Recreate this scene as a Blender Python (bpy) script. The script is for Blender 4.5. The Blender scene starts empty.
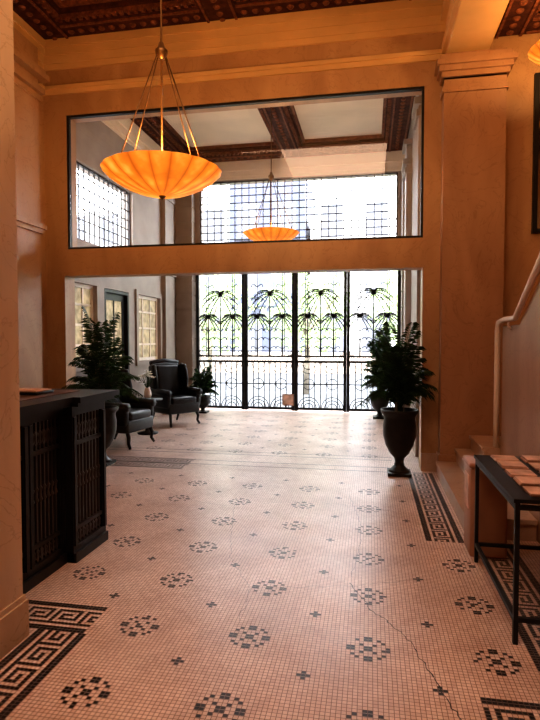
import bpy, bmesh, math, random
from mathutils import Vector, Matrix, Euler
R=random.Random(7)
C=bpy.context.scene.collection
# ---------------------------------------------------------------- materials
def newmat(name):
    m=bpy.data.materials.new(name); m.use_nodes=True
    nt=m.node_tree; b=nt.nodes['Principled BSDF']
    return m,nt,b
def mat(name,col,rough=.5,metal=0,var=.15,scale=6,bump=.0,bscale=40,coat=0,spec=.5):
    m,nt,b=newmat(name); N=nt.nodes; L=nt.links
    tc=N.new('ShaderNodeTexCoord'); no=N.new('ShaderNodeTexNoise')
    no.inputs['Scale'].default_value=scale; no.inputs['Detail'].default_value=5
    L.new(tc.outputs['Object'],no.inputs['Vector'])
    r=N.new('ShaderNodeValToRGB')
    r.color_ramp.elements[0].position=.3; r.color_ramp.elements[1].position=.7
    r.color_ramp.elements[0].color=[max(0,c*(1-var)) for c in col]+[1]
    r.color_ramp.elements[1].color=[min(1,c*(1+var)) for c in col]+[1]
    L.new(no.outputs['Fac'],r.inputs['Fac']); L.new(r.outputs['Color'],b.inputs['Base Color'])
    b.inputs['Roughness'].default_value=rough; b.inputs['Metallic'].default_value=metal
    b.inputs['Specular IOR Level'].default_value=spec
    if coat: b.inputs['Coat Weight'].default_value=coat
    if bump:
        n2=N.new('ShaderNodeTexNoise'); n2.inputs['Scale'].default_value=bscale; n2.inputs['Detail'].default_value=4
        L.new(tc.outputs['Object'],n2.inputs['Vector'])
        bp=N.new('ShaderNodeBump'); bp.inputs['Strength'].default_value=bump; bp.inputs['Distance'].default_value=.01
        L.new(n2.outputs['Fac'],bp.inputs['Height']); L.new(bp.outputs['Normal'],b.inputs['Normal'])
    return m
def marble(name,c1,c2,rough=.35,vein=(.3,.17,.08)):
    m,nt,b=newmat(name); N=nt.nodes; L=nt.links
    tc=N.new('ShaderNodeTexCoord')
    mp=N.new('ShaderNodeMapping'); mp.inputs['Scale'].default_value=(1,1,.35)
    L.new(tc.outputs['Object'],mp.inputs['Vector'])
    a=N.new('ShaderNodeTexNoise'); a.inputs['Scale'].default_value=1.6; a.inputs['Detail'].default_value=8; a.inputs['Distortion'].default_value=1.2
    L.new(mp.outputs[0],a.inputs['Vector'])
    r=N.new('ShaderNodeValToRGB'); r.color_ramp.elements[0].position=.3; r.color_ramp.elements[1].position=.7
    r.color_ramp.elements[0].color=list(c1)+[1]; r.color_ramp.elements[1].color=list(c2)+[1]
    L.new(a.outputs['Fac'],r.inputs['Fac'])
    v=N.new('ShaderNodeTexNoise'); v.inputs['Scale'].default_value=2.3; v.inputs['Detail'].default_value=6; v.inputs['Distortion'].default_value=2.5
    L.new(tc.outputs['Object'],v.inputs['Vector'])
    r2=N.new('ShaderNodeValToRGB'); e=r2.color_ramp.elements
    e[0].position=.485; e[0].color=(0,0,0,1); e[1].position=.5; e[1].color=(.4,.4,.4,1)
    x=e.new(.515); x.color=(0,0,0,1)
    L.new(v.outputs['Fac'],r2.inputs['Fac'])
    mx=N.new('ShaderNodeMixRGB'); mx.inputs['Color2'].default_value=list(vein)+[1]
    L.new(r2.outputs['Color'],mx.inputs['Fac']); L.new(r.outputs['Color'],mx.inputs['Color1'])
    L.new(mx.outputs[0],b.inputs['Base Color']); b.inputs['Roughness'].default_value=rough
    n2=N.new('ShaderNodeTexNoise'); n2.inputs['Scale'].default_value=30
    L.new(tc.outputs['Object'],n2.inputs['Vector'])
    bp=N.new('ShaderNodeBump'); bp.inputs['Strength'].default_value=.08; bp.inputs['Distance'].default_value=.01
    L.new(n2.outputs['Fac'],bp.inputs['Height']); L.new(bp.outputs['Normal'],b.inputs['Normal'])
    return m
P=.0225
def tile_mat():
    m,nt,b=newmat('mosaic_tile'); N=nt.nodes; L=nt.links
    tc=N.new('ShaderNodeTexCoord')
    br=N.new('ShaderNodeTexBrick'); br.offset=0; br.squash=1
    br.inputs['Scale'].default_value=1; br.inputs['Brick Width'].default_value=P; br.inputs['Row Height'].default_value=P
    br.inputs['Mortar Size'].default_value=.0016; br.inputs['Mortar Smooth'].default_value=.2
    br.inputs['Color1'].default_value=(.84,.68,.59,1); br.inputs['Color2'].default_value=(.68,.51,.43,1)
    br.inputs['Mortar'].default_value=(.22,.12,.09,1); br.inputs['Bias'].default_value=-.2
    L.new(tc.outputs['Object'],br.inputs['Vector'])
    no=N.new('ShaderNodeTexNoise'); no.inputs['Scale'].default_value=1.1; no.inputs['Detail'].default_value=8; no.inputs['Roughness'].default_value=.65
    L.new(tc.outputs['Object'],no.inputs['Vector'])
    r=N.new('ShaderNodeValToRGB'); r.color_ramp.elements[0].position=.32; r.color_ramp.elements[0].color=(.68,.60,.56,1)
    r.color_ramp.elements[1].position=.6; r.color_ramp.elements[1].color=(1,1,1,1)
    L.new(no.outputs['Fac'],r.inputs['Fac'])
    mx=N.new('ShaderNodeMixRGB'); mx.blend_type='MULTIPLY'; mx.inputs['Fac'].default_value=1
    L.new(br.outputs['Color'],mx.inputs['Color1']); L.new(r.outputs['Color'],mx.inputs['Color2'])
    L.new(mx.outputs[0],b.inputs['Base Color'])
    n3=N.new('ShaderNodeTexNoise'); n3.inputs['Scale'].default_value=3
    L.new(tc.outputs['Object'],n3.inputs['Vector'])
    mr=N.new('ShaderNodeMapRange'); mr.inputs['To Min'].default_value=.26; mr.inputs['To Max'].default_value=.46
    L.new(n3.outputs['Fac'],mr.inputs['Value']); L.new(mr.outputs[0],b.inputs['Roughness'])
    b.inputs['Specular IOR Level'].default_value=.32
    return m
def alabaster():
    m,nt,b=newmat('alabaster_shade'); N=nt.nodes; L=nt.links
    tc=N.new('ShaderNodeTexCoord'); sp=N.new('ShaderNodeSeparateXYZ'); L.new(tc.outputs['Object'],sp.inputs[0])
    at=N.new('ShaderNodeMath'); at.operation='ARCTAN2'; L.new(sp.outputs['Y'],at.inputs[0]); L.new(sp.outputs['X'],at.inputs[1])
    mu=N.new('ShaderNodeMath'); mu.operation='MULTIPLY'; mu.inputs[1].default_value=9; L.new(at.outputs[0],mu.inputs[0])
    si=N.new('ShaderNodeMath'); si.operation='SINE'; L.new(mu.outputs[0],si.inputs[0])
    ab=N.new('ShaderNodeMath'); ab.operation='ABSOLUTE'; L.new(si.outputs[0],ab.inputs[0])
    pw=N.new('ShaderNodeMath'); pw.operation='POWER'; pw.inputs[1].default_value=.35; L.new(ab.outputs[0],pw.inputs[0])
    no=N.new('ShaderNodeTexNoise'); no.inputs['Scale'].default_value=5; no.inputs['Detail'].default_value=4; L.new(tc.outputs['Object'],no.inputs['Vector'])
    ad=N.new('ShaderNodeMath'); ad.operation='MULTIPLY'; L.new(pw.outputs[0],ad.inputs[0]); L.new(no.outputs['Fac'],ad.inputs[1])
    r=N.new('ShaderNodeValToRGB'); e=r.color_ramp.elements
    e[0].position=.1; e[0].color=(.55,.09,.006,1); e[1].position=.66; e[1].color=(1,.50,.08,1)
    x=e.new(.42); x.color=(.96,.24,.018,1)
    L.new(ad.outputs[0],r.inputs['Fac'])
    b.inputs['Base Color'].default_value=(.12,.03,.005,1); b.inputs['Roughness'].default_value=.5
    b.inputs['Specular IOR Level'].default_value=.2
    L.new(r.outputs['Color'],b.inputs['Emission Color']); b.inputs['Emission Strength'].default_value=1.0
    return m
def glassmat(name,tint=(1,1,1),gl=.04):
    m=bpy.data.materials.new(name); m.use_nodes=True; nt=m.node_tree; N=nt.nodes; L=nt.links
    N.clear(); o=N.new('ShaderNodeOutputMaterial'); t=N.new('ShaderNodeBsdfTransparent'); g=N.new('ShaderNodeBsdfGlossy')
    t.inputs[0].default_value=list(tint)+[1]; g.inputs['Roughness'].default_value=.02
    mx=N.new('ShaderNodeMixShader'); mx.inputs[0].default_value=gl
    L.new(t.outputs[0],mx.inputs[1]); L.new(g.outputs[0],mx.inputs[2]); L.new(mx.outputs[0],o.inputs[0])
    return m
def leafmat(name,c,tr=.4,rough=.45):
    m=bpy.data.materials.new(name); m.use_nodes=True; nt=m.node_tree; N=nt.nodes; L=nt.links
    b=N['Principled BSDF']; o=N['Material Output']
    tc=N.new('ShaderNodeTexCoord'); no=N.new('ShaderNodeTexNoise'); no.inputs['Scale'].default_value=9
    L.new(tc.outputs['Object'],no.inputs['Vector'])
    r=N.new('ShaderNodeValToRGB'); r.color_ramp.elements[0].position=.35; r.color_ramp.elements[1].position=.65
    r.color_ramp.elements[0].color=[k*.7 for k in c]+[1]; r.color_ramp.elements[1].color=[min(1,k*1.3) for k in c]+[1]
    L.new(no.outputs['Fac'],r.inputs[0]); L.new(r.outputs[0],b.inputs['Base Color']); b.inputs['Roughness'].default_value=rough
    b.inputs['Specular IOR Level'].default_value=.25
    t=N.new('ShaderNodeBsdfTranslucent'); L.new(r.outputs[0],t.inputs[0])
    mx=N.new('ShaderNodeMixShader'); mx.inputs[0].default_value=tr
    L.new(b.outputs[0],mx.inputs[1]); L.new(t.outputs[0],mx.inputs[2]); L.new(mx.outputs[0],o.inputs[0])
    return m
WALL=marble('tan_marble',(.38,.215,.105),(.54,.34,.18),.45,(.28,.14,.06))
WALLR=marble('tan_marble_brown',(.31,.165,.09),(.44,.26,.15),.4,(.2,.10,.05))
PIER=marble('cream_marble',(.52,.37,.24),(.66,.50,.34))
PLAST=mat('ochre_plaster',(.66,.43,.20),.7,var=.1,scale=2,bump=.1)
CREAM=mat('cream_ceiling_plaster',(.80,.66,.50),.8,var=.06,scale=2)
STONE=mat('grey_limestone',(.34,.28,.23),.6,var=.12,scale=3,bump=.15)
WOOD=mat('dark_carved_wood',(.062,.020,.012),.8,var=.5,scale=12,bump=.6,bscale=30,spec=.2)
WOOD2=mat('carved_wood_brown',(.17,.06,.03),.7,var=.5,scale=20,bump=.6,bscale=40,spec=.2)  # lighter brown wood of the mouldings, rosettes and dentils
TILE=tile_mat()
BLK=mat('black_tile',(.030,.027,.027),.4,var=.4,scale=30,spec=.3)
IRON=mat('black_iron',(.010,.010,.011),.5,.0,var=.3,spec=.3)
DESK=mat('ebonised_wood',(.009,.007,.007),.4,var=.4,scale=10,spec=.3)
LEATHER=mat('dark_leather',(.006,.007,.009),.38,var=.3,scale=15,bump=.2,bscale=120,spec=.4)
BRASS=mat('aged_brass',(.20,.11,.045),.4,.9,var=.2)
STEP=marble('pink_marble_step',(.42,.29,.21),(.56,.41,.30))
URN=mat('black_urn',(.012,.011,.010),.4,var=.3,scale=12,bump=.3,spec=.3)
SOIL=mat('soil',(.03,.02,.012),.9,bump=.5)
GREEN=leafmat('palm_leaf',(.020,.046,.014),.25)
GREEN2=leafmat('tree_leaf',(.36,.45,.23),.5,.6)
BARK=mat('bark',(.20,.17,.13),.9,var=.3,bump=.5)
GLASS=glassmat('clear_glass')
FROST=leafmat('frosted_glass',(.46,.40,.29),.45,.5)
PAPER=mat('magazine_paper',(.62,.40,.30),.6,var=.3,scale=9)
PAPER2=mat('magazine_cover',(.36,.17,.11),.45,var=.5,scale=14)
WHITE=mat('white_paint',(.78,.70,.62),.4,var=.05)
FLOWER=mat('white_petals',(.85,.82,.74),.6,var=.08)
PAVE=mat('pavement',(.12,.125,.14),.8,var=.1,scale=1)
ROAD=mat('asphalt',(.07,.075,.085),.85,var=.15,scale=2)
FAC=mat('pale_facade',(.46,.45,.44),.8,var=.06,scale=.6)
FACB=mat('blue_glass_facade',(.040,.048,.080),.5,var=.2,scale=.8)
WIN2=mat('facade_window_glass',(.09,.095,.115),.5,var=.2,scale=.8)
BINM=mat('painted_bin',(.40,.22,.14),.5,var=.1)
ALA=alabaster()
# ---------------------------------------------------------------- mesh builder
class MB:
    def __init__(s): s.v=[];s.f=[];s.m=[];s.s=[]
    def add(s,vs,fs,mi=0,sm=False):
        o=len(s.v); s.v+= [tuple(q) for q in vs]
        for f in fs: s.f.append([i+o for i in f]); s.m.append(mi); s.s.append(sm)
    def box(s,x0,x1,y0,y1,z0,z1,mi=0):
        vs=[(x0,y0,z0),(x1,y0,z0),(x1,y1,z0),(x0,y1,z0),(x0,y0,z1),(x1,y0,z1),(x1,y1,z1),(x0,y1,z1)]
        s.add(vs,[(0,3,2,1),(4,5,6,7),(0,1,5,4),(1,2,6,5),(2,3,7,6),(3,0,4,7)],mi)
    def rbox(s,dx,dy,dz,loc,bev=.03,seg=3,rot=(0,0,0),mi=0):
        bm=bmesh.new(); bmesh.ops.create_cube(bm,size=1)
        for v in bm.verts: v.co.x*=dx; v.co.y*=dy; v.co.z*=dz
        bmesh.ops.bevel(bm,geom=bm.edges[:],offset=bev,segments=seg,affect='EDGES',profile=.5)
        s.bm(bm,Matrix.Translation(loc)@Euler(rot).to_matrix().to_4x4(),mi,True)
    def bm(s,bm,M,mi=0,sm=False):
        bm.verts.ensure_lookup_table(); bm.verts.index_update()
        s.add([M@v.co for v in bm.verts],[[v.index for v in f.verts] for f in bm.faces],mi,sm); bm.free()
    def tube(s,pts,r,n=6,mi=0,r2=None,closed=False):
        pts=[Vector(p) for p in pts]; k=len(pts); vs=[];fs=[]
        pn=None
        for i,p in enumerate(pts):
            if closed: t=pts[(i+1)%k]-pts[i-1]
            else: t=pts[min(i+1,k-1)]-pts[max(i-1,0)]
            t.normalize()
            if pn is None:
                a=Vector((0,0,1)) if abs(t.z)<.9 else Vector((1,0,0)); pn=t.cross(a).normalized()
            else:
                pn=(pn-t*pn.dot(t))
                if pn.length<1e-5: pn=t.orthogonal()
                pn.normalize()
            b=t.cross(pn); rr=r if r2 is None else r+(r2-r)*i/(k-1)
            for j in range(n):
                an=2*math.pi*(j+.5)/n; vs.append(p+(pn*math.cos(an)+b*math.sin(an))*rr)
        for i in range(k if closed else k-1):
            for j in range(n):
                a0=i*n+j;a1=i*n+(j+1)%n; c0=((i+1)%k)*n+j; c1=((i+1)%k)*n+(j+1)%n
                fs.append((a0,a1,c1,c0))
        if not closed: fs.append(tuple(range(n))[::-1]); fs.append(tuple(range((k-1)*n,k*n)))
        s.add(vs,fs,mi,n>5)
    def lathe(s,prof,c=(0,0,0),n=32,mi=0,mod=None):
        vs=[];fs=[];k=len(prof)
        for (r,z) in prof:
            for j in range(n):
                a=2*math.pi*j/n; q=r*(mod(a,r) if mod else 1)
                vs.append((c[0]+q*math.cos(a),c[1]+q*math.sin(a),c[2]+z))
        for i in range(k-1):
            for j in range(n):
                fs.append((i*n+j,i*n+(j+1)%n,(i+1)*n+(j+1)%n,(i+1)*n+j))
        if prof[0][0]>.001: fs.append(tuple(range(n))[::-1])
        s.add(vs,fs,mi,True)
    def obj(s,name,mats,parent=None,loc=(0,0,0),rot=0):
        me=bpy.data.meshes.new(name); me.from_pydata(s.v,[],s.f); me.update()
        for m in (mats if isinstance(mats,(list,tuple)) else [mats]): me.materials.append(m)
        me.polygons.foreach_set('material_index',s.m); me.polygons.foreach_set('use_smooth',s.s)
        o=bpy.data.objects.new(name,me); C.objects.link(o); o.location=loc; o.rotation_euler=(0,0,rot)
        if parent: o.parent=parent
        return o
def empty(name,loc=(0,0,0),rot=0):
    o=bpy.data.objects.new(name,None); C.objects.link(o); o.location=loc; o.rotation_euler=(0,0,rot); return o
def seg(b,axis,a0,a1,t0,t1,z0,z1):
    if axis=='x': b.box(a0,a1,t0,t1,z0,z1)
    else: b.box(t0,t1,a0,a1,z0,z1)
def holes_wall(name,axis,a0,a1,t0,t1,z0,z1,holes,m):
    b=MB(); A=sorted({a0,a1}|{h[0] for h in holes}|{h[1] for h in holes}); Z=sorted({z0,z1}|{max(z0,h[2]) for h in holes}|{h[3] for h in holes})
    for i in range(len(A)-1):
        run=None
        for j in range(len(Z)-1):
            ca=(A[i]+A[i+1])/2; cz=(Z[j]+Z[j+1])/2
            inside=any(h[0]<ca<h[1] and h[2]<cz<h[3] for h in holes)
            if inside:
                if run is not None: seg(b,axis,A[i],A[i+1],t0,t1,run,Z[j]); run=None
            elif run is None: run=Z[j]
        if run is not None: seg(b,axis,A[i],A[i+1],t0,t1,run,Z[-1])
    return b.obj(name,m)
# ---------------------------------------------------------------- room dims
XL=-4.4; XR=3.2; YW=6.8; YW2=7.05; YG=12.0; YB=-3.0; ZC=5.62; ZT=5.82
OX0=-4.12; OX1=.62
b=MB(); b.box(XL-.25,XR+.25,YB-.25,YG+.3,-.15,0); floor=b.obj('floor',TILE)
mo=MB()
def tile(i,j):
    x=i*P; y=j*P; g=.0013; z=.0012
    mo.add([(x+g,y+g,z),(x+P-g,y+g,z),(x+P-g,y+P-g,z),(x+g,y+P-g,z)],[(0,1,2,3)])
flower=["....##....","..#.##.#..",".#......#.","...#..#...","##..##..##","##..##..##","...#..#...",".#......#.","..#.##.#..","....##...."]
KEY=["########","#.......","#.#####.","#.#...#.","#.###.#.","#.....#.","#######."]
def stamp(cx,cy):
    i0=round(cx/P)-5; j0=round(cy/P)-5
    for r,row in enumerate(flower):
        for c,ch in enumerate(row):
            if ch=='#' and R.random()<.92: tile(i0+c,j0+r)
def cross(cx,cy):
    i=round(cx/P); j=round(cy/P)
    for d in ((0,0),(1,0),(-1,0),(0,1),(0,-1)): tile(i+d[0],j+d[1])
def pat(l,w):
    if w in (0,1,11,12): return True
    if 3<=w<=9: return KEY[w-3][l%8]=='#'
    return False
def bandY(x0,y0,y1,flip=False):
    i0=round(x0/P)
    for j in range(round(y0/P),round(y1/P)):
        for w in range(13):
            if pat(j,12-w if flip else w): tile(i0+w,j)
def bandX(x0,x1,y0):
    j0=round(y0/P)
    for i in range(round(x0/P),round(x1/P)):
        for w in range(13):
            if pat(i,w): tile(i,j0+w)
for k in range(-5,4):
    for j in range(-3,16):
        x=-1.27+.63*k; y=2.2+.59*j
        bad=lambda x,y:(x<-1.45 and y<3.0) or (x<-2.0 and y<4.05) or (x>.33 and y>4.3) or x>.66 or 6.2<y<7.3 or (x>.4 and y<2.5) or (y>7 and (x<-3.3 or x>.3))
        if not bad(x,y): stamp(x,y)
        x+=.315;y+=.295
        if not bad(x,y) and x<.6: cross(x,y)
bandY(-1.81,0.0,2.66); bandX(-2.12,-1.52,2.66)
bandY(.45,4.4,6.68,True); bandY(.80,2.75,4.38,True); bandX(.5,1.28,2.2)
bandX(-4.05,-2.3,6.62); bandX(-4.05,-2.3,6.34)
for i in range(round(-2.3/P),round(.45/P)):
    j0=round(6.62/P)
    for w in (1,11): tile(i,j0+w)
for i in range(round(-3.9/P),round(.3/P)):
    for yy in (7.3,7.48,11.3,11.5): tile(i,round(yy/P))
mo.obj('floor_mosaic_inlay',BLK,floor)
cr=MB()
def crack(pts,w=.004):
    pp=[]
    for a,c in zip(pts,pts[1:]):
        n=14
        for i in range(n):
            t=i/n; pp.append((a[0]+(c[0]-a[0])*t+R.uniform(-.012,.012),a[1]+(c[1]-a[1])*t+R.uniform(-.012,.012)))
    for a,c in zip(pp,pp[1:]):
        d=Vector((c[0]-a[0],c[1]-a[1]))
        if d.length<1e-4: continue
        n=Vector((-d.y,d.x)).normalized()*w*R.uniform(.4,1)*.5
        z=.0019
        cr.add([(a[0]-n.x,a[1]-n.y,z),(c[0]-n.x,c[1]-n.y,z),(c[0]+n.x,c[1]+n.y,z),(a[0]+n.x,a[1]+n.y,z)],[(0,1,2,3)])
crack([(-.12,3.55),(.02,3.2),(.2,2.95),(.32,2.55),(.42,2.2)],.008)
crack([(-1.3,5.1),(-1.15,4.4),(-1.0,3.8),(-.75,3.35),(-.72,2.9)],.003)
crack([(-.75,3.35),(-.1,3.5),(.4,3.7)],.003); crack([(-.2,5.6),(-.05,4.6),(-.12,3.55)],.003)
crack([(-2.0,5.2),(-1.4,5.0),(-.6,5.3),(.3,5.1)],.003)
cr.obj('floor_crack',BLK,floor)
# walls
WH=[(OX0,OX1,-1,2.48),(OX0+.05,OX1,2.84,4.64)]
holes_wall('wall_partition','x',XL,XR,YW,YW2,0,ZT,WH,WALL)
LH=[(8.46,9.40,-1,2.48),(9.75,10.85,1.2,2.48),(7.25,8.15,1.2,2.48),(7.15,9.6,3.15,4.35)]
holes_wall('wall_left_vestibule','y',YW2,YG+.3,XL-.25,XL,0,ZT,LH,STONE)
holes_wall('wall_left','y',YB,YW2,XL-.25,XL,0,ZT,[],WALL)
holes_wall('wall_right','y',YB,YW2,XR,XR+.25,0,ZT,[],WALL)
holes_wall('wall_right_vestibule','y',YW2,YG,.72,.97,0,ZT,[],STONE)
holes_wall('wall_front','x',XL,.97,YG,YG+.3,0,ZT,[(-3.94,.64,-1,3.3),(-3.86,.56,3.4,5.2)],STONE)
holes_wall('wall_rear','x',XL-.25,XR+.25,YB-.25,YB,0,ZT,[],WALL)
b=MB(); b.box(-2.75,-1.83,.9,2.57,0,ZC); b.obj('wall_pier',PIER)
b=MB(); b.box(-2.77,-1.81,.88,2.59,0,.2); b.box(-2.76,-1.82,.89,2.58,.2,.23); b.obj('baseboard_pier',PIER)
b=MB(); b.box(XL,OX0-.0,YW-.03,YW,0,.22); b.box(OX1,.8,YW-.03,YW,0,.22); b.obj('baseboard_partition',STEP)
b=MB(); b.box(.82,1.5,6.6,YW,0,4.62); b.box(.80,1.52,6.58,YW,0,.25)
for i,(z,d) in enumerate(((4.45,.02),(4.62,.03),(4.68,.06),(4.74,.09),(4.8,.05))): b.box(.82-d,1.5+d,6.6-d,YW,z,z+.06)
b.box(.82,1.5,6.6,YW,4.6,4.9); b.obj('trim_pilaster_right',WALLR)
b=MB(); b.box(XL,XL+.12,5.5,6.5,0,5.0)
for z,d in ((4.72,.03),(4.82,.06),(5.0,.10),(5.06,.07)): b.box(XL,XL+.12+d,5.5-d,6.5+d,z,z+.07)
b.box(XL,XL+.12,5.5,6.5,5.0,5.4)
for z,d in ((3.0,.03),(3.06,.06)): b.box(XL,XL+.12+d,5.5-d,6.5+d,z,z+.06)
b.obj('trim_pilaster_left',WALL)
b=MB(); b.box(.85,1.3,YB,6.8,4.9,ZT); b.box(.81,.85,YB,6.8,4.98,5.1); b.box(.79,.85,YB,6.8,5.35,5.45); b.box(1.3,1.34,YB,6.8,4.98,5.1); b.obj('trim_beam_right',PLAST)
b=MB()
for z0,z1,d in ((4.92,4.98,.03),(4.98,5.03,.05),(5.25,5.32,.03),(5.32,5.42,.05),(5.42,5.52,.07),(5.52,ZC,.09)):
    b.box(XL,.85,YW-d,YW,z0,z1)
    b.box(XL,XL+d,YB,YW-d,z0,z1)
b.obj('trim_cornice',PLAST)
# ---------------------------------------------------------------- coffered ceilings
def coffers(name,xs,ys,bx,by,z0,zt,parent):
    b=MB(); X0,X1=xs[0]-bx/2,xs[-1]+bx/2; Y0,Y1=ys[0]-by/2,ys[-1]+by/2; g=.05
    def ros(x,y): b.lathe([(0,-.025),(.03,-.02),(.045,0)],(x,y,z0),8,1)
    for x in xs:
        b.box(x-bx/2,x+bx/2,Y0,Y1,z0,zt)
        for s in (-1,1): b.box(x+s*(bx/2-g)-.015,x+s*(bx/2-g)+.015,Y0,Y1,z0-.02,z0,1)
    for y in ys:
        for a,c in zip(xs,xs[1:]):
            b.box(a+bx/2,c-bx/2,y-by/2,y+by/2,z0,zt)
            for s in (-1,1): b.box(a+bx/2,c-bx/2,y+s*(by/2-g)-.015,y+s*(by/2-g)+.015,z0-.02,z0,1)
            n=int((c-a-bx)/.14)
            for i in range(n): ros(a+bx/2+(i+.5)*(c-a-bx)/n,y)
    for x in xs:
        n=int((Y1-Y0)/.14)
        for i in range(n): ros(x,Y0+(i+.5)*(Y1-Y0)/n)
    for a,c in zip(xs,xs[1:]):
        for d,e in zip(ys,ys[1:]):
            x0,x1,y0,y1=a+bx/2,c-bx/2,d+by/2,e-by/2
            for k,(ins,zz,mi) in enumerate(((.04,z0+.04,1),(.08,z0+.09,0),(.13,z0+.14,1))):
                b.box(x0,x1,y0,y0+ins,zz,zt,mi); b.box(x0,x1,y1-ins,y1,zz,zt,mi)
                b.box(x0,x0+ins,y0+ins,y1-ins,zz,zt,mi); b.box(x1-ins,x1,y0+ins,y1-ins,zz,zt,mi)
            n=int((x1-x0)/.09)
            for i in range(n):
                q=x0+(i+.25)*(x1-x0)/n; b.box(q,q+.045,y0,y0+.06,z0+.01,z0+.04,1); b.box(q,q+.045,y1-.06,y1,z0+.01,z0+.04,1)
            n=int((y1-y0)/.09)
            for i in range(n):
                q=y0+(i+.25)*(y1-y0)/n; b.box(x0,x0+.06,q,q+.045,z0+.01,z0+.04,1); b.box(x1-.06,x1,q,q+.045,z0+.01,z0+.04,1)
    return b.obj(name,[WOOD,WOOD2],parent)
b=MB(); b.box(XL-.25,XR+.25,YB-.25,YG+.3,ZT,ZT+.2); ceil=b.obj('ceiling',CREAM)
coffers('coffers_lobby',[XL+.24,-1.85,.62],[YB+.3,0,3.2,6.60],.46,.38,ZC,ZT,ceil)
coffers('coffers_vestibule',[XL+.2,-1.7,.52],[7.25,11.75],.38,.32,ZC,ZT,ceil)
coffers('coffers_side',[1.55,2.95],[YB+.3,0,3.2,6.6],.36,.36,5.12,5.4,ceil)
b=MB(); b.box(1.3,XR,YB,YW,5.4,5.5); b.obj('ceiling_side',CREAM,ceil)
# ---------------------------------------------------------------- windows
def frame(b,axis,a0,a1,t0,t1,z0,z1,w,mi=0):
    f=(lambda p,q,z,y:b.box(p,q,t0,t1,z,y,mi)) if axis=='x' else (lambda p,q,z,y:b.box(t0,t1,p,q,z,y,mi))
    f(a0,a1,z0,z0+w); f(a0,a1,z1-w,z1); f(a0,a0+w,z0+w,z1-w); f(a1-w,a1,z0+w,z1-w)
b=MB(); frame(b,'x',OX0+.05,OX1,YW+.01,YW+.07,2.84,4.64,.028); b.box(OX0+.08,OX1-.03,YW+.035,YW+.043,2.87,4.61,1)
b.obj('window_1',[IRON,GLASS])
def gridwin(name,axis,a0,a1,t,z0,z1,pitch,w=.014,fr=.025,m=IRON):
    b=MB(); frame(b,axis,a0,a1,t,t+.05,z0,z1,fr)
    f=(lambda p,q,z,y:b.box(p,q,t+.012,t+.035,z,y)) if axis=='x' else (lambda p,q,z,y:b.box(t+.012,t+.035,p,q,z,y))
    n=round((a1-a0)/pitch)
    for i in range(1,n): c=a0+(a1-a0)*i/n; f(c-w/2,c+w/2,z0+fr,z1-fr)
    n=round((z1-z0)/pitch)
    for i in range(1,n): c=z0+(z1-z0)*i/n; f(a0+fr,a1-fr,c-w/2,c+w/2)
    if axis=='x': b.box(a0+fr,a1-fr,t+.02,t+.026,z0+fr,z1-fr,1)
    else: b.box(t+.02,t+.026,a0+fr,a1-fr,z0+fr,z1-fr,1)
    b.obj(name,[m,GLASS])
gridwin('window_2','x',-3.86,.56,YG+.02,3.4,5.2,.165,w=.018)
gridwin('window_3','y',7.15,9.6,XL-.10,3.15,4.35,.16)
def muntin(name,y0,y1,z0,z1,nx,nz):
    b=MB(); t=XL-.10; frame(b,'y',y0,y1,t,t+.06,z0,z1,.06)
    for i in range(1,nx): c=y0+(y1-y0)*i/nx; b.box(t+.01,t+.05,c-.018,c+.018,z0+.06,z1-.06)
    for i in range(1,nz): c=z0+(z1-z0)*i/nz; b.box(t+.01,t+.05,y0+.06,y1-.06,c-.018,c+.018)
    b.box(t+.025,t+.032,y0+.06,y1-.06,z0+.06,z1-.06,1)
    frame(b,'y',y0-.09,y1+.09,XL,XL+.035,z0-.09,z1+.09,.09,2)
    b.obj(name,[WHITE,FROST,STONE])
muntin('window_4',9.75,10.85,1.2,2.48,3,4); muntin('window_5',7.25,8.15,1.2,2.48,3,4)
b=MB(); t=XL-.10; frame(b,'y',8.47,9.39,t-.01,t+.10,0.0,2.47,.05,0)
b.box(t,t+.04,8.52,8.62,.02,2.42); b.box(t,t+.04,9.24,9.34,.02,2.42); b.box(t,t+.04,8.62,9.24,.02,.25); b.box(t,t+.04,8.62,9.24,.85,1.0); b.box(t,t+.04,8.62,9.24,2.3,2.42)
b.box(t+.01,t+.03,8.62,9.24,.25,.85); b.box(t+.015,t+.022,8.62,9.24,1.0,2.3,1); b.box(t+.005,t+.035,8.915,8.945,1.0,2.3)
b.lathe([(0,-.02),(.02,-.01),(.025,0),(.02,.02),(0,.03)],(t+.07,9.29,1.0),10,2)
b.obj('door_1',[DESK,FROST,BRASS])
b=MB(); frame(b,'x',1.84,2.95,YW-.05,YW-.002,2.84,4.66,.05); b.box(1.89,2.90,YW-.03,YW-.003,2.89,4.61,1); b.obj('wall_mirror',[IRON,mat('dark_mirror',(.25,.22,.2),.08,.9)])
b=MB(); z=0
while z<5.1:
    b.box(-4.38,-3.98,YG-.22,YG,z,z+.30); b.box(-4.36,-4.0,YG-.2,YG,z+.30,z+.33); z+=.33
b.obj('trim_jamb_left',STONE)
b=MB(); z=0
while z<5.1:
    b.box(.64,.72,YG-.5,YG-.1,z,z+.3); b.box(.66,.72,YG-.48,YG-.12,z+.3,z+.33); z+=.33
b.obj('trim_jamb_right',STONE)
for nm,y in (('trim_pilaster_vestibule',7.6),('trim_pilaster_vestibule.001',10.1)):
    b=MB(); b.box(.62,.72,y,y+.45,0,5.1)
    for z,d in ((4.6,.03),(4.75,.06),(5.1,.05)): b.box(.62-d,.72,y-d,y+.45+d,z,z+.09)
    b.obj(nm,STONE)
b=MB(); b.box(XL,XL+.1,10.98,11.5,0,5.1)
for z,d in ((3.0,.04),(4.6,.03),(4.75,.06),(5.0,.09)): b.box(XL,XL+.1+d,10.98-d,11.5+d,z,z+.09)
b.obj('trim_pilaster_corner',STONE)
b=MB()
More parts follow.
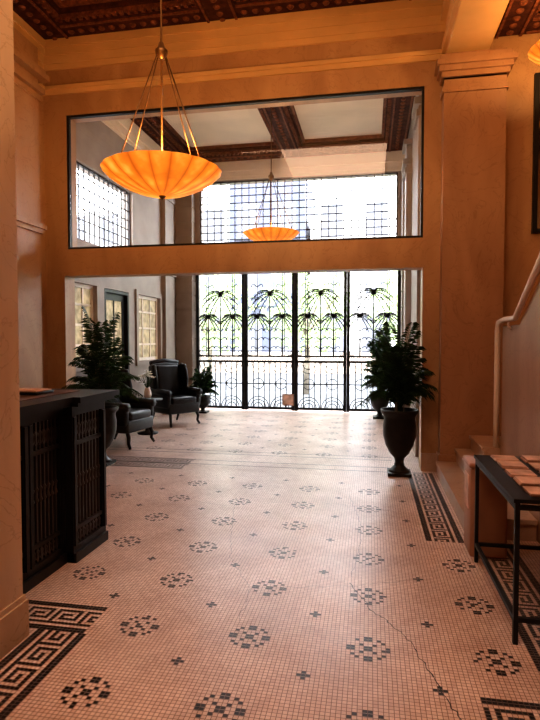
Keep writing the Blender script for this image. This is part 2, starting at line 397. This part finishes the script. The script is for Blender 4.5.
for z0,z1,d in ((5.22,5.28,.03),(5.28,5.4,.05),(5.4,ZC,.08)):
    b.box(XL,.72,YG-d,YG,z0,z1); b.box(XL,XL+d,YW2,YG-d,z0,z1)
b.obj('trim_cornice_vestibule',CREAM)
# ---------------------------------------------------------------- gate
b=MB(); gy=YG-.045; GX0,GX1=-3.94,.64; W=(GX1-GX0)/4
def bar(x,z0,z1,w=.02): b.box(x-w/2,x+w/2,gy-w/2,gy+w/2,z0,z1)
def hb(x0,x1,z,w=.02): b.box(x0,x1,gy-w/2,gy+w/2,z-w/2,z+w/2)
def cv(pts,r=.009): b.tube([(p[0],gy,p[1]) for p in pts],r,4)
def arc(cx,cz,r,a0,a1,n=12,rr=.012,sx=1): cv([(cx+sx*r*math.cos(math.radians(a0+(a1-a0)*i/n)),cz+r*math.sin(math.radians(a0+(a1-a0)*i/n))) for i in range(n+1)],rr)
def crown(c,top,Ls,n=6,th=.014):
    for k in range(n):
        ang=[82,62,40,16,-10,-40][k]; Lr=Ls*[.85,1.05,1.15,1.15,1.0,.8][k]
        for s in (-1,1):
            a=math.radians(ang); pts=[]
            for i in range(9):
                t=i/8; pts.append((c+s*Lr*t*math.cos(a*(1-t*.35)),top+Lr*t*math.sin(a)*1.1-Lr*.85*t*t))
            cv(pts,th)
            for i in range(2,9):
                p=pts[i]; b.tube([(p[0],gy,p[1]),(p[0]+s*.016,gy,p[1]-.05)],.007,3)
for l in range(4):
    x0=GX0+W*l; x1=x0+W; cx=(x0+x1)/2
    for x in (x0+.035,x1-.035): bar(x,0.02,3.28,.065)
    hb(x0+.03,x1-.03,.07,.055); hb(x0+.03,x1-.03,1.12,.05); hb(x0+.03,x1-.03,1.24,.04); hb(x0+.03,x1-.03,.62,.025)
    n=8
    for i in range(1,n): bar(x0+.07+(W-.14)*i/n,.09,1.12,.02)
    for i in range(n):
        x=x0+.07+(W-.14)*(i+.5)/n; b.tube([(x+.045*math.cos(k*math.pi/4),gy,1.18+.045*math.sin(k*math.pi/4)) for k in range(8)],.007,4,closed=True)
    for s in (-1,1):
        c=cx+s*W*.23
        for r in (.24,.17,.1): arc(c,.09,r,0,180)
        for r in (.24,.15): arc(c,1.1,r,180,360)
        arc(c,.62,.12,0,360,16)
    for c,top,Ls in ((cx-W*.25,2.12,.24),(cx+W*.25,2.12,.24),(cx,2.62,.36)):
        b.tube([(c,gy,1.26),(c,gy,top+.1)],.02,6,0,r2=.013)
        crown(c,top,Ls)
    for s in (-1,1):
        c=cx+s*W*.25
        bar(c,2.3,3.26,.016)
        for zc in (2.5,2.8):
            for s2 in (-1,1): cv([(c+s2*.13*math.sin(t*1.5/6),zc+.15*t/6-.16*(t/6)**3) for t in range(7)],.012)
    for zz in (1.40,1.60,1.80,2.0):
        for c in (cx-W*.25,cx,cx+W*.25):
            if zz>1.85 and c!=cx: continue
            for s in (-1,1):
                cv([(c+s*.14*math.sin(t*1.5/6),zz+.16*t/6-.15*(t/6)**3) for t in range(7)],.012)
    for i in (1,5): bar(x0+.07+(W-.14)*i/6,1.26,3.26,.014)
    hb(x0+.07,x1-.07,1.36,.014)
    for s in (-1,1): arc(cx+s*W*.40,1.31,.05,0,360,12)
for sx in (-.06,.06): b.box(-1.65+sx-.012,-1.65+sx+.012,gy-.05,gy-.03,.95,1.25)
b.obj('wrought_iron_gate',IRON)
b=MB(); b.box(-1.92,-1.66,11.865,11.885,.14,.40); b.box(-1.90,-1.68,11.86,11.865,.16,.38,1); b.box(-1.8,-1.78,11.885,11.925,.3,.34); b.obj('notice_sign',[BINM,PAPER])
# ---------------------------------------------------------------- steps, balustrade
b=MB(); X1=1.31
b.box(.79,X1,4.55,6.57,0,.14); b.box(.77,X1,4.53,6.57,.14,.175)
b.box(1.0,X1,5.7,6.57,.175,.30); b.box(.98,X1,5.68,6.57,.30,.335)
b.box(1.16,X1,5.83,6.57,.335,.46); b.box(1.14,X1,5.83,6.57,.46,.495)
b.obj('marble_steps',STEP)
b=MB(); X0=1.45; b.box(X0,XR-.01,5.84,6.57,0,.495); b.box(X1,X0,5.84,6.57,0,.495)
for i in range(14): b.box(X0,XR-.01,5.84-.3*(i+1),5.84-.3*i,0,.66+.17*i)
b.obj('marble_staircase',STEP)
me=bpy.data.meshes.new('stair_balustrade'); prof=[(5.82,0.0),(5.82,1.74),(5.2,1.74),(4.45,2.18),(3.3,2.88),(1.0,2.88),(1.0,0.0)]
k=len(prof); vs=[(1.32,y,z) for y,z in prof]+[(1.44,y,z) for y,z in prof]
fs=[list(range(k)),[k+i for i in reversed(range(k))]]+[[i,k+i,k+(i+1)%k,(i+1)%k][::-1] for i in range(k)]
me.from_pydata(vs,[],fs); me.update(); bm=bmesh.new(); bm.from_mesh(me); bmesh.ops.recalc_face_normals(bm,faces=bm.faces[:]); bm.to_mesh(me); bm.free()
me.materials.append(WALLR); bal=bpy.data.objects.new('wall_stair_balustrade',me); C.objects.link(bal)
b=MB(); b.tube([(1.285,5.88,.50),(1.285,5.88,1.1),(1.285,5.88,1.70),(1.285,5.84,1.78),(1.285,5.6,1.80),(1.285,5.2,1.80),(1.285,4.45,2.24),(1.285,3.3,2.94),(1.285,1.1,2.94)],.028,10)
for y,z in ((5.45,1.80),(4.45,2.24),(3.4,2.88),(2.2,2.94)): b.tube([(1.285,y,z-.01),(1.285,y,z-.07),(1.33,y,z-.10)],.010,6)
b.obj('stair_handrail',WHITE)
# ---------------------------------------------------------------- reception desk
b=MB()
def deskmod(x,y0,y1):
    b.box(-3.6,x-.16,y0,y1,.0,1.13)
    for a in (y0,y1-.05):
        b.box(x-.16,x,a,a+.05,.0,1.13); b.box(x,x+.012,a+.008,a+.042,.12,1.05)
    b.box(x-.16,x,y0+.05,y1-.05,0,.12); b.box(x-.16,x,y0+.05,y1-.05,1.06,1.13)
    b.box(x-.04,x-.005,y0+.05,y1-.05,.84,.87); b.box(x-.04,x-.005,y0+.05,y1-.05,.22,.25)
    b.box(x-.05,x+.02,y0,y1,0,.07)
    n=max(4,round((y1-y0)/.062)); st=(y1-y0-.10)/n
    for i in range(n):
        yy=y0+.05+st*(i+.5)
        b.box(x-.032,x-.016,yy-.008,yy+.008,.12,1.06,2)
        b.lathe([(0,.0),(.018,.03),(.011,.06),(.011,.08),(.018,.11),(0,.14)],(x-.024,yy,.50),8,2)
        b.tube([(x-.020,yy+st*.5*math.cos(k*math.pi/6),.95+.05*math.sin(k*math.pi/6)) for k in range(12)],.005,4,2,closed=True)
        b.tube([(x-.020,yy+st*.5*math.cos(k*math.pi/6),.17+.035*math.sin(k*math.pi/6)) for k in range(12)],.004,4,2,closed=True)
deskmod(-2.15,2.68,3.09); deskmod(-2.15,3.09,3.5); deskmod(-2.08,3.5,3.98)
b.box(-3.7,-2.08,2.64,3.48,1.13,1.16); b.box(-3.7,-2.02,3.48,4.03,1.13,1.16)
b.box(-3.7,-2.05,2.62,3.46,1.16,1.20); b.box(-3.7,-1.99,3.46,4.06,1.16,1.20)
b.box(-3.5,-2.25,2.8,3.9,1.2,1.204,1)
b.obj('reception_desk',[DESK,mat('desk_leather_inset',(.10,.05,.035),.3),mat('desk_iron_baluster',(.06,.052,.05),.35,.4)])
b=MB(); b.rbox(.30,.22,.02,(-2.5,3.6,1.215),.006,2); b.rbox(.28,.2,.012,(-2.5,3.6,1.23),.004,2,mi=1); b.obj('guest_ledger',[LEATHER,PAPER])
# ---------------------------------------------------------------- console table
b=MB(); X0,X1,Y0,Y1,H=.75,1.24,2.97,4.06,.775; w=.024
for x in (X0,X1-w):
    for y in (Y0,Y1-w): b.box(x,x+w,y,y+w,0,H-.02)
for z in (.12,H-.06):
    b.box(X0,X0+w,Y0+w,Y1-w,z,z+w); b.box(X1-w,X1,Y0+w,Y1-w,z,z+w); b.box(X0+w,X1-w,Y0,Y0+w,z,z+w); b.box(X0+w,X1-w,Y1-w,Y1,z,z+w)
b.box(X0-.01,X1+.01,Y0-.01,Y1+.01,H-.02,H); b.obj('console_table',IRON)
b=MB()
for j,y in enumerate((3.02,3.22,3.43,3.64,3.85)):
    for i,x in enumerate((.87,1.07)):
        z=H+.001
        for k in range(4 if (i+j)%2 else 3):
            b.box(x-.03+R.uniform(-.008,.008),x+.12+R.uniform(-.008,.008),y+R.uniform(-.006,.006),y+.155,z,z+.005,1 if k==0 or (k+j+i)%7==0 else 0); z+=.0055
b.obj('magazine_stack',[PAPER,PAPER2])
b=MB(); b.rbox(.26,.26,.66,(.86,4.25,.335),.015,2,mi=0); b.rbox(.285,.285,.04,(.86,4.25,.685),.012,2,mi=0); b.box(.723,.731,4.17,4.33,.35,.6,1); b.obj('waste_bin',[BINM,PAPER])
# ---------------------------------------------------------------- pendant lamps
def pendant(name,x,y,z,top,s=1,e=60):
    root=empty(name,(x,y,z)); b=MB()
    prof=[(.0,-.195),(.06,-.193),(.14,-.18),(.22,-.157),(.30,-.123),(.37,-.086),(.42,-.052),(.455,-.018),(.485,.012),(.475,.018),(.44,-.010),(.41,-.042),(.35,-.08),(.2,-.148),(.0,-.178)]
    prof=[(r*s,q*s) for r,q in prof]
    b.lathe(prof,n=144,mod=lambda a,r:1+.014*abs(math.sin(9*a))*min(1,r/.3)); b.obj('shade',ALA,root)
    b=MB(); hz=.98*s
    for k in range(4):
        a=math.pi/4+k*math.pi/2+.35
        b.tube([(.44*s*math.cos(a),.44*s*math.sin(a),.0),(.03*math.cos(a),.03*math.sin(a),hz)],.005,6)
    b.tube([(0,0,-.17*s),(0,0,top-z)],.008,8)
    b.lathe([(0,-.06),(.02,-.05),(.045,-.02),(.05,.01),(.03,.03),(.018,.07),(0,.09)],(0,0,hz),14)
    b.lathe([(0,-.225*s),(.012,-.215*s),(.02,-.208*s),(.03,-.192*s),(0,-.185*s)],n=12)
    b.lathe([(0,-.07),(.03,-.06),(.08,-.02),(.09,0),(0,0)],(0,0,top-z),16)
    b.obj('rods',BRASS,root)
    l=bpy.data.lights.new('bulb','POINT'); l.energy=e; l.color=(1,.54,.20); l.shadow_soft_size=.12
    lo=bpy.data.objects.new('bulb',l); C.objects.link(lo); lo.parent=root; lo.location=(0,0,.06*s)
    return root
pendant('pendant_lamp',-1.62,4.08,2.92,ZT,.95,e=145)
pendant('pendant_lamp',-1.62,8.85,3.36,ZT,.95,e=20)
pendant('pendant_lamp',1.85,5.75,4.42,5.4,.7,e=40)
pendant('pendant_lamp',-1.62,-.6,3.3,ZT,e=90)  # unseen pendant behind the camera, added for warm light on the foreground
pendant('pendant_lamp',2.2,1.0,3.9,5.4,.7,e=40)
# ---------------------------------------------------------------- plants
def urn(b,h=.76,r=.23):
    p=[(.6,0),(.6,.05),(.62,.06),(.5,.09),(.3,.14),(.25,.2),(.3,.26),(.55,.33),(.8,.46),(.93,.6),(.95,.75),(.88,.86),(.9,.9),(1.05,.95),(1.08,1.0),(.98,1.0),(.9,.94),(0,.93)]
    b.lathe([(q[0]*r,q[1]*h) for q in p],n=32); b.box(-.66*r,.66*r,-.66*r,.66*r,0,.04)
    b.lathe([(.88*r,.935*h),(0,.945*h)],n=24,mi=1)
def fronds(b,z0,n,rise,reach,seed,ll=.17,mi=2):
    q=random.Random(seed)
    for f in range(n):
        a=2*math.pi*f*.618+q.uniform(-.2,.2); u=(f+.5)/n
        ri=rise*(1.0-.80*u)*q.uniform(.75,1.1); re=reach*(.35+.65*u)*q.uniform(.8,1.2); dr=ri*.3+re*.6*u
        d=Vector((math.cos(a),math.sin(a),0)); sd=Vector((-d.y,d.x,0)); pts=[]
        N=15
        for i in range(N+1):
            t=i/N; pts.append(d*(re*t**1.35)+Vector((0,0,z0+(ri+dr)*t-dr*t**2.4*1.45)))
        b.tube(pts,.006,4,mi,r2=.0015)
        for i in range(4,N+1):
            t=i/N; p=pts[i]; tg=(pts[min(i+1,N)]-pts[i-1]).normalized(); L=ll*(math.sin(math.pi*min(1,(t-.12)))**.6*.9+.12)
            for s in (-1,1):
              for off in (0,.5):
                pp=p-tg*off*(pts[i]-pts[i-1]).length
                dv=(sd*s*.85+tg*.65+Vector((0,0,-.3-.25*q.random()))).normalized(); wv=tg*.008+Vector((0,0,.003))
                tip=pp+dv*L*q.uniform(.8,1.1)-Vector((0,0,.025)); mid=pp+dv*L*.45
                b.add([pp,mid-wv,tip,mid+wv],[(0,1,2,3)],mi)
def palm(name,x,y,h,r,n,rise,reach,seed,ll=.17):
    b=MB(); urn(b,h,r); fronds(b,h*.93,n,rise,reach,seed,ll)
    q=random.Random(seed)
    for k in range(6):
        a=q.uniform(0,6.3); b.tube([(.05*math.cos(a),.05*math.sin(a),h*.9),(.07*math.cos(a),.07*math.sin(a),h+rise*.4)],.008,5,3)
    return b.obj(name,[URN,SOIL,GREEN,BARK],None,(x,y,0))
palm('potted_palm',.35,6.56,.78,.205,46,1.32,.46,3,.16)
palm('potted_palm',-3.40,6.42,.74,.20,42,1.45,.52,5,.17)
palm('potted_palm',.20,11.25,.55,.2,40,1.65,.36,9,.18)
palm('potted_palm',-3.62,11.4,.38,.17,36,.85,.38,11,.14)
# ---------------------------------------------------------------- armchairs
def armchair(x,y,rot):
    b=MB()
    b.rbox(.70,.66,.20,(0,-.02,.33),.04,3); b.rbox(.56,.60,.14,(0,-.06,.47),.05,4)
    b.rbox(.62,.14,.78,(0,.30,.78),.06,4,rot=(-.12,0,0))
    b.rbox(.50,.10,.60,(0,.22,.82),.05,4,rot=(-.12,0,0))
    for s in (-1,1):
        b.rbox(.10,.62,.28,(s*.33,-.03,.48),.04,3); b.tube([(s*.345,-.36,.62),(s*.345,-.1,.63),(s*.34,.25,.64)],.06,12)
        b.lathe([(0,-.008),(.055,-.004),(.06,0)],(s*.345,-.36,.62),4)
        b.rbox(.08,.26,.46,(s*.33,.22,.90),.035,3,rot=(-.12,0,s*.18))
        b.tube([(s*.33,.10,.66),(s*.345,.08,.85),(s*.345,.12,1.03),(s*.33,.24,1.13)],.035,10)
        b.tube([(s*.29,-.30,.26),(s*.31,-.34,.17),(s*.30,-.33,.08),(s*.32,-.37,.01)],.032,8,1,r2=.02)
        b.tube([(s*.28,.26,.26),(s*.29,.30,.12),(s*.30,.36,.01)],.028,8,1,r2=.018)
    b.tube([(-.31,.33,1.16),(0,.36,1.20),(.31,.33,1.16)],.045,10)
    for i in range(3):
        for j in range(4):
            b.lathe([(0,-.012),(.012,-.006),(.014,0)],((j-1.5)*.12,.165+i*.018,.68+i*.14),8)
    return b.obj('wingback_armchair',[LEATHER,DESK],None,(x,y,0),rot)
armchair(-3.68,9.80,.95); armchair(-3.74,7.70,1.4)
b=MB(); b.lathe([(0,.0),(.17,.0),(.18,.02),(.05,.05),(.03,.12),(.03,.5),(.06,.55),(.25,.575),(.26,.6),(0,.6)],n=28); b.obj('side_table',DESK,None,(-3.74,8.68,0))
b=MB(); b.lathe([(0,0),(.05,0),(.07,.06),(.06,.13),(.04,.17),(.05,.19),(.03,.18),(0,.17)],n=18)
q=random.Random(4)
for k in range(34):
    a=q.uniform(0,6.3); r=q.uniform(0,.17); z=.44-r*r*5+q.uniform(-.05,.04); p=(r*math.cos(a),r*math.sin(a),z)
    b.tube([(0,0,.17),(p[0]*.5,p[1]*.5,.26),p],.003,4,2)
    for j in range(6):
        t=j*math.pi/3+a; e=Vector((math.cos(t),math.sin(t),.35)); s2=Vector((-math.sin(t),math.cos(t),0)); P0=Vector(p)
        b.add([P0,P0+e*.03+s2*.016,P0+e*.05,P0+e*.03-s2*.016],[(0,1,2,3)],1)
    b.lathe([(0,-.008),(.01,-.004),(.012,.004),(0,.012)],p,6,1)
b.obj('flower_vase',[WHITE,FLOWER,GREEN],None,(-3.74,8.68,.6))
# ---------------------------------------------------------------- outside
b=MB(); b.box(-40,30,YG+.3,17,-.2,-.03); b.box(-40,30,17,26,-.3,-.12,1); b.box(-40,30,26,34,-.2,-.03); b.box(-14,XL-.25,4,YG+.3,-.2,-.03)
b.obj('street_ground',[PAVE,ROAD])
def building(name,x0,x1,y,h,m):
    b=MB(); b.box(x0,x1,y,y+8,-.03,h)
    n=max(2,int((x1-x0)/2.2)); z=4.2
    while z<h-1:
        for i in range(n):
            cx=x0+(x1-x0)*(i+.5)/n; b.box(cx-.6,cx+.6,y-.04,y,z,z+1.9,1); b.box(cx-.75,cx+.75,y-.12,y,z-.15,z)
        z+=3.2
    b.box(x0,x1,y-.2,y,3.5,3.8)
    for i in range(n): cx=x0+(x1-x0)*(i+.5)/n; b.box(cx-.8,cx+.8,y-.05,y,.3,3.0,1)
    b.obj(name,[m,WIN2])
building('building',-30,-8,31,9.5,FAC); building('building',-7.9,-3.6,30,10.8,FACB); building('building',-3.4,14,31,8.5,FAC)
def tree(x,y,h,r,seed):
    q=random.Random(seed); b=MB(); b.tube([(0,0,-.05),(.05,0,h*.4),(0,.05,h*.75)],.11,8,0,r2=.05)
    for k in range(7):
        a=q.uniform(0,6.3); b.tube([(0,.02,h*.5),(r*.4*math.cos(a),r*.4*math.sin(a),h*.7),(r*.7*math.cos(a),r*.7*math.sin(a),h*.85)],.04,5,0,r2=.012)
    for k in range(1300):
        while True:
            v=Vector((q.uniform(-1,1),q.uniform(-1,1),q.uniform(-1,1)))
            if .3<v.length<1: break
        p=Vector((v.x*r,v.y*r,h*.74+v.z*r*.95)); n=Vector((q.uniform(-1,1),q.uniform(-1,1),q.uniform(-1,1))).normalized(); t=n.orthogonal().normalized(); u=n.cross(t); s=q.uniform(.06,.13)
        b.add([p-t*s,p+u*s*.5,p+t*s,p-u*s*.5],[(0,1,2,3)],1)
    b.obj('street_tree',[BARK,GREEN2],None,(x,y,0))
tree(-4.9,16,3.4,1.5,1); tree(-1.9,16.2,3.5,1.5,2); tree(1.3,16,3.4,1.4,3); tree(-7.5,18,4.0,1.7,4)
b=MB(); b.box(-12,6,26.4,26.7,-.12,1.0)
b.obj('street_low_wall',[STONE])
# ---------------------------------------------------------------- lights
w=bpy.data.worlds.new('World'); bpy.context.scene.world=w; w.use_nodes=True
bg=w.node_tree.nodes['Background']; bg.inputs[0].default_value=(.90,.94,1,1); bg.inputs[1].default_value=14
s=bpy.data.lights.new('sun','SUN'); s.energy=12; s.angle=.02; s.color=(1,.95,.88); so=bpy.data.objects.new('sun',s); C.objects.link(so); so.rotation_euler=(math.radians(38),0,math.radians(25))
def area(name,loc,rot,sx,sy,e,col):
    l=bpy.data.lights.new(name,'AREA'); l.shape='RECTANGLE'; l.size=sx; l.size_y=sy; l.energy=e; l.color=col
    o=bpy.data.objects.new(name,l); C.objects.link(o); o.location=loc; o.rotation_euler=rot
area('warm_fill_light',(-1.2,1.6,5.5),(0,0,0),3,2,125,(1,.62,.40))  # added warm fill, out of view overhead, no fixture belongs to it
# ---------------------------------------------------------------- camera
cd=bpy.data.cameras.new('camera'); cam=bpy.data.objects.new('camera',cd); C.objects.link(cam)
cam.location=(0,0,1.6); cam.rotation_euler=(math.radians(90-2.1),0,math.radians(10.5))
cd.sensor_fit='VERTICAL'; cd.sensor_height=36; cd.lens=27; cd.clip_start=.05; cd.clip_end=300
bpy.context.scene.camera=cam
vs=bpy.context.scene.view_settings; vs.view_transform='Standard'; vs.exposure=.08
for lk in ('Medium High Contrast','Standard - Medium High Contrast'):
    try: vs.look=lk; break
    except Exception: pass
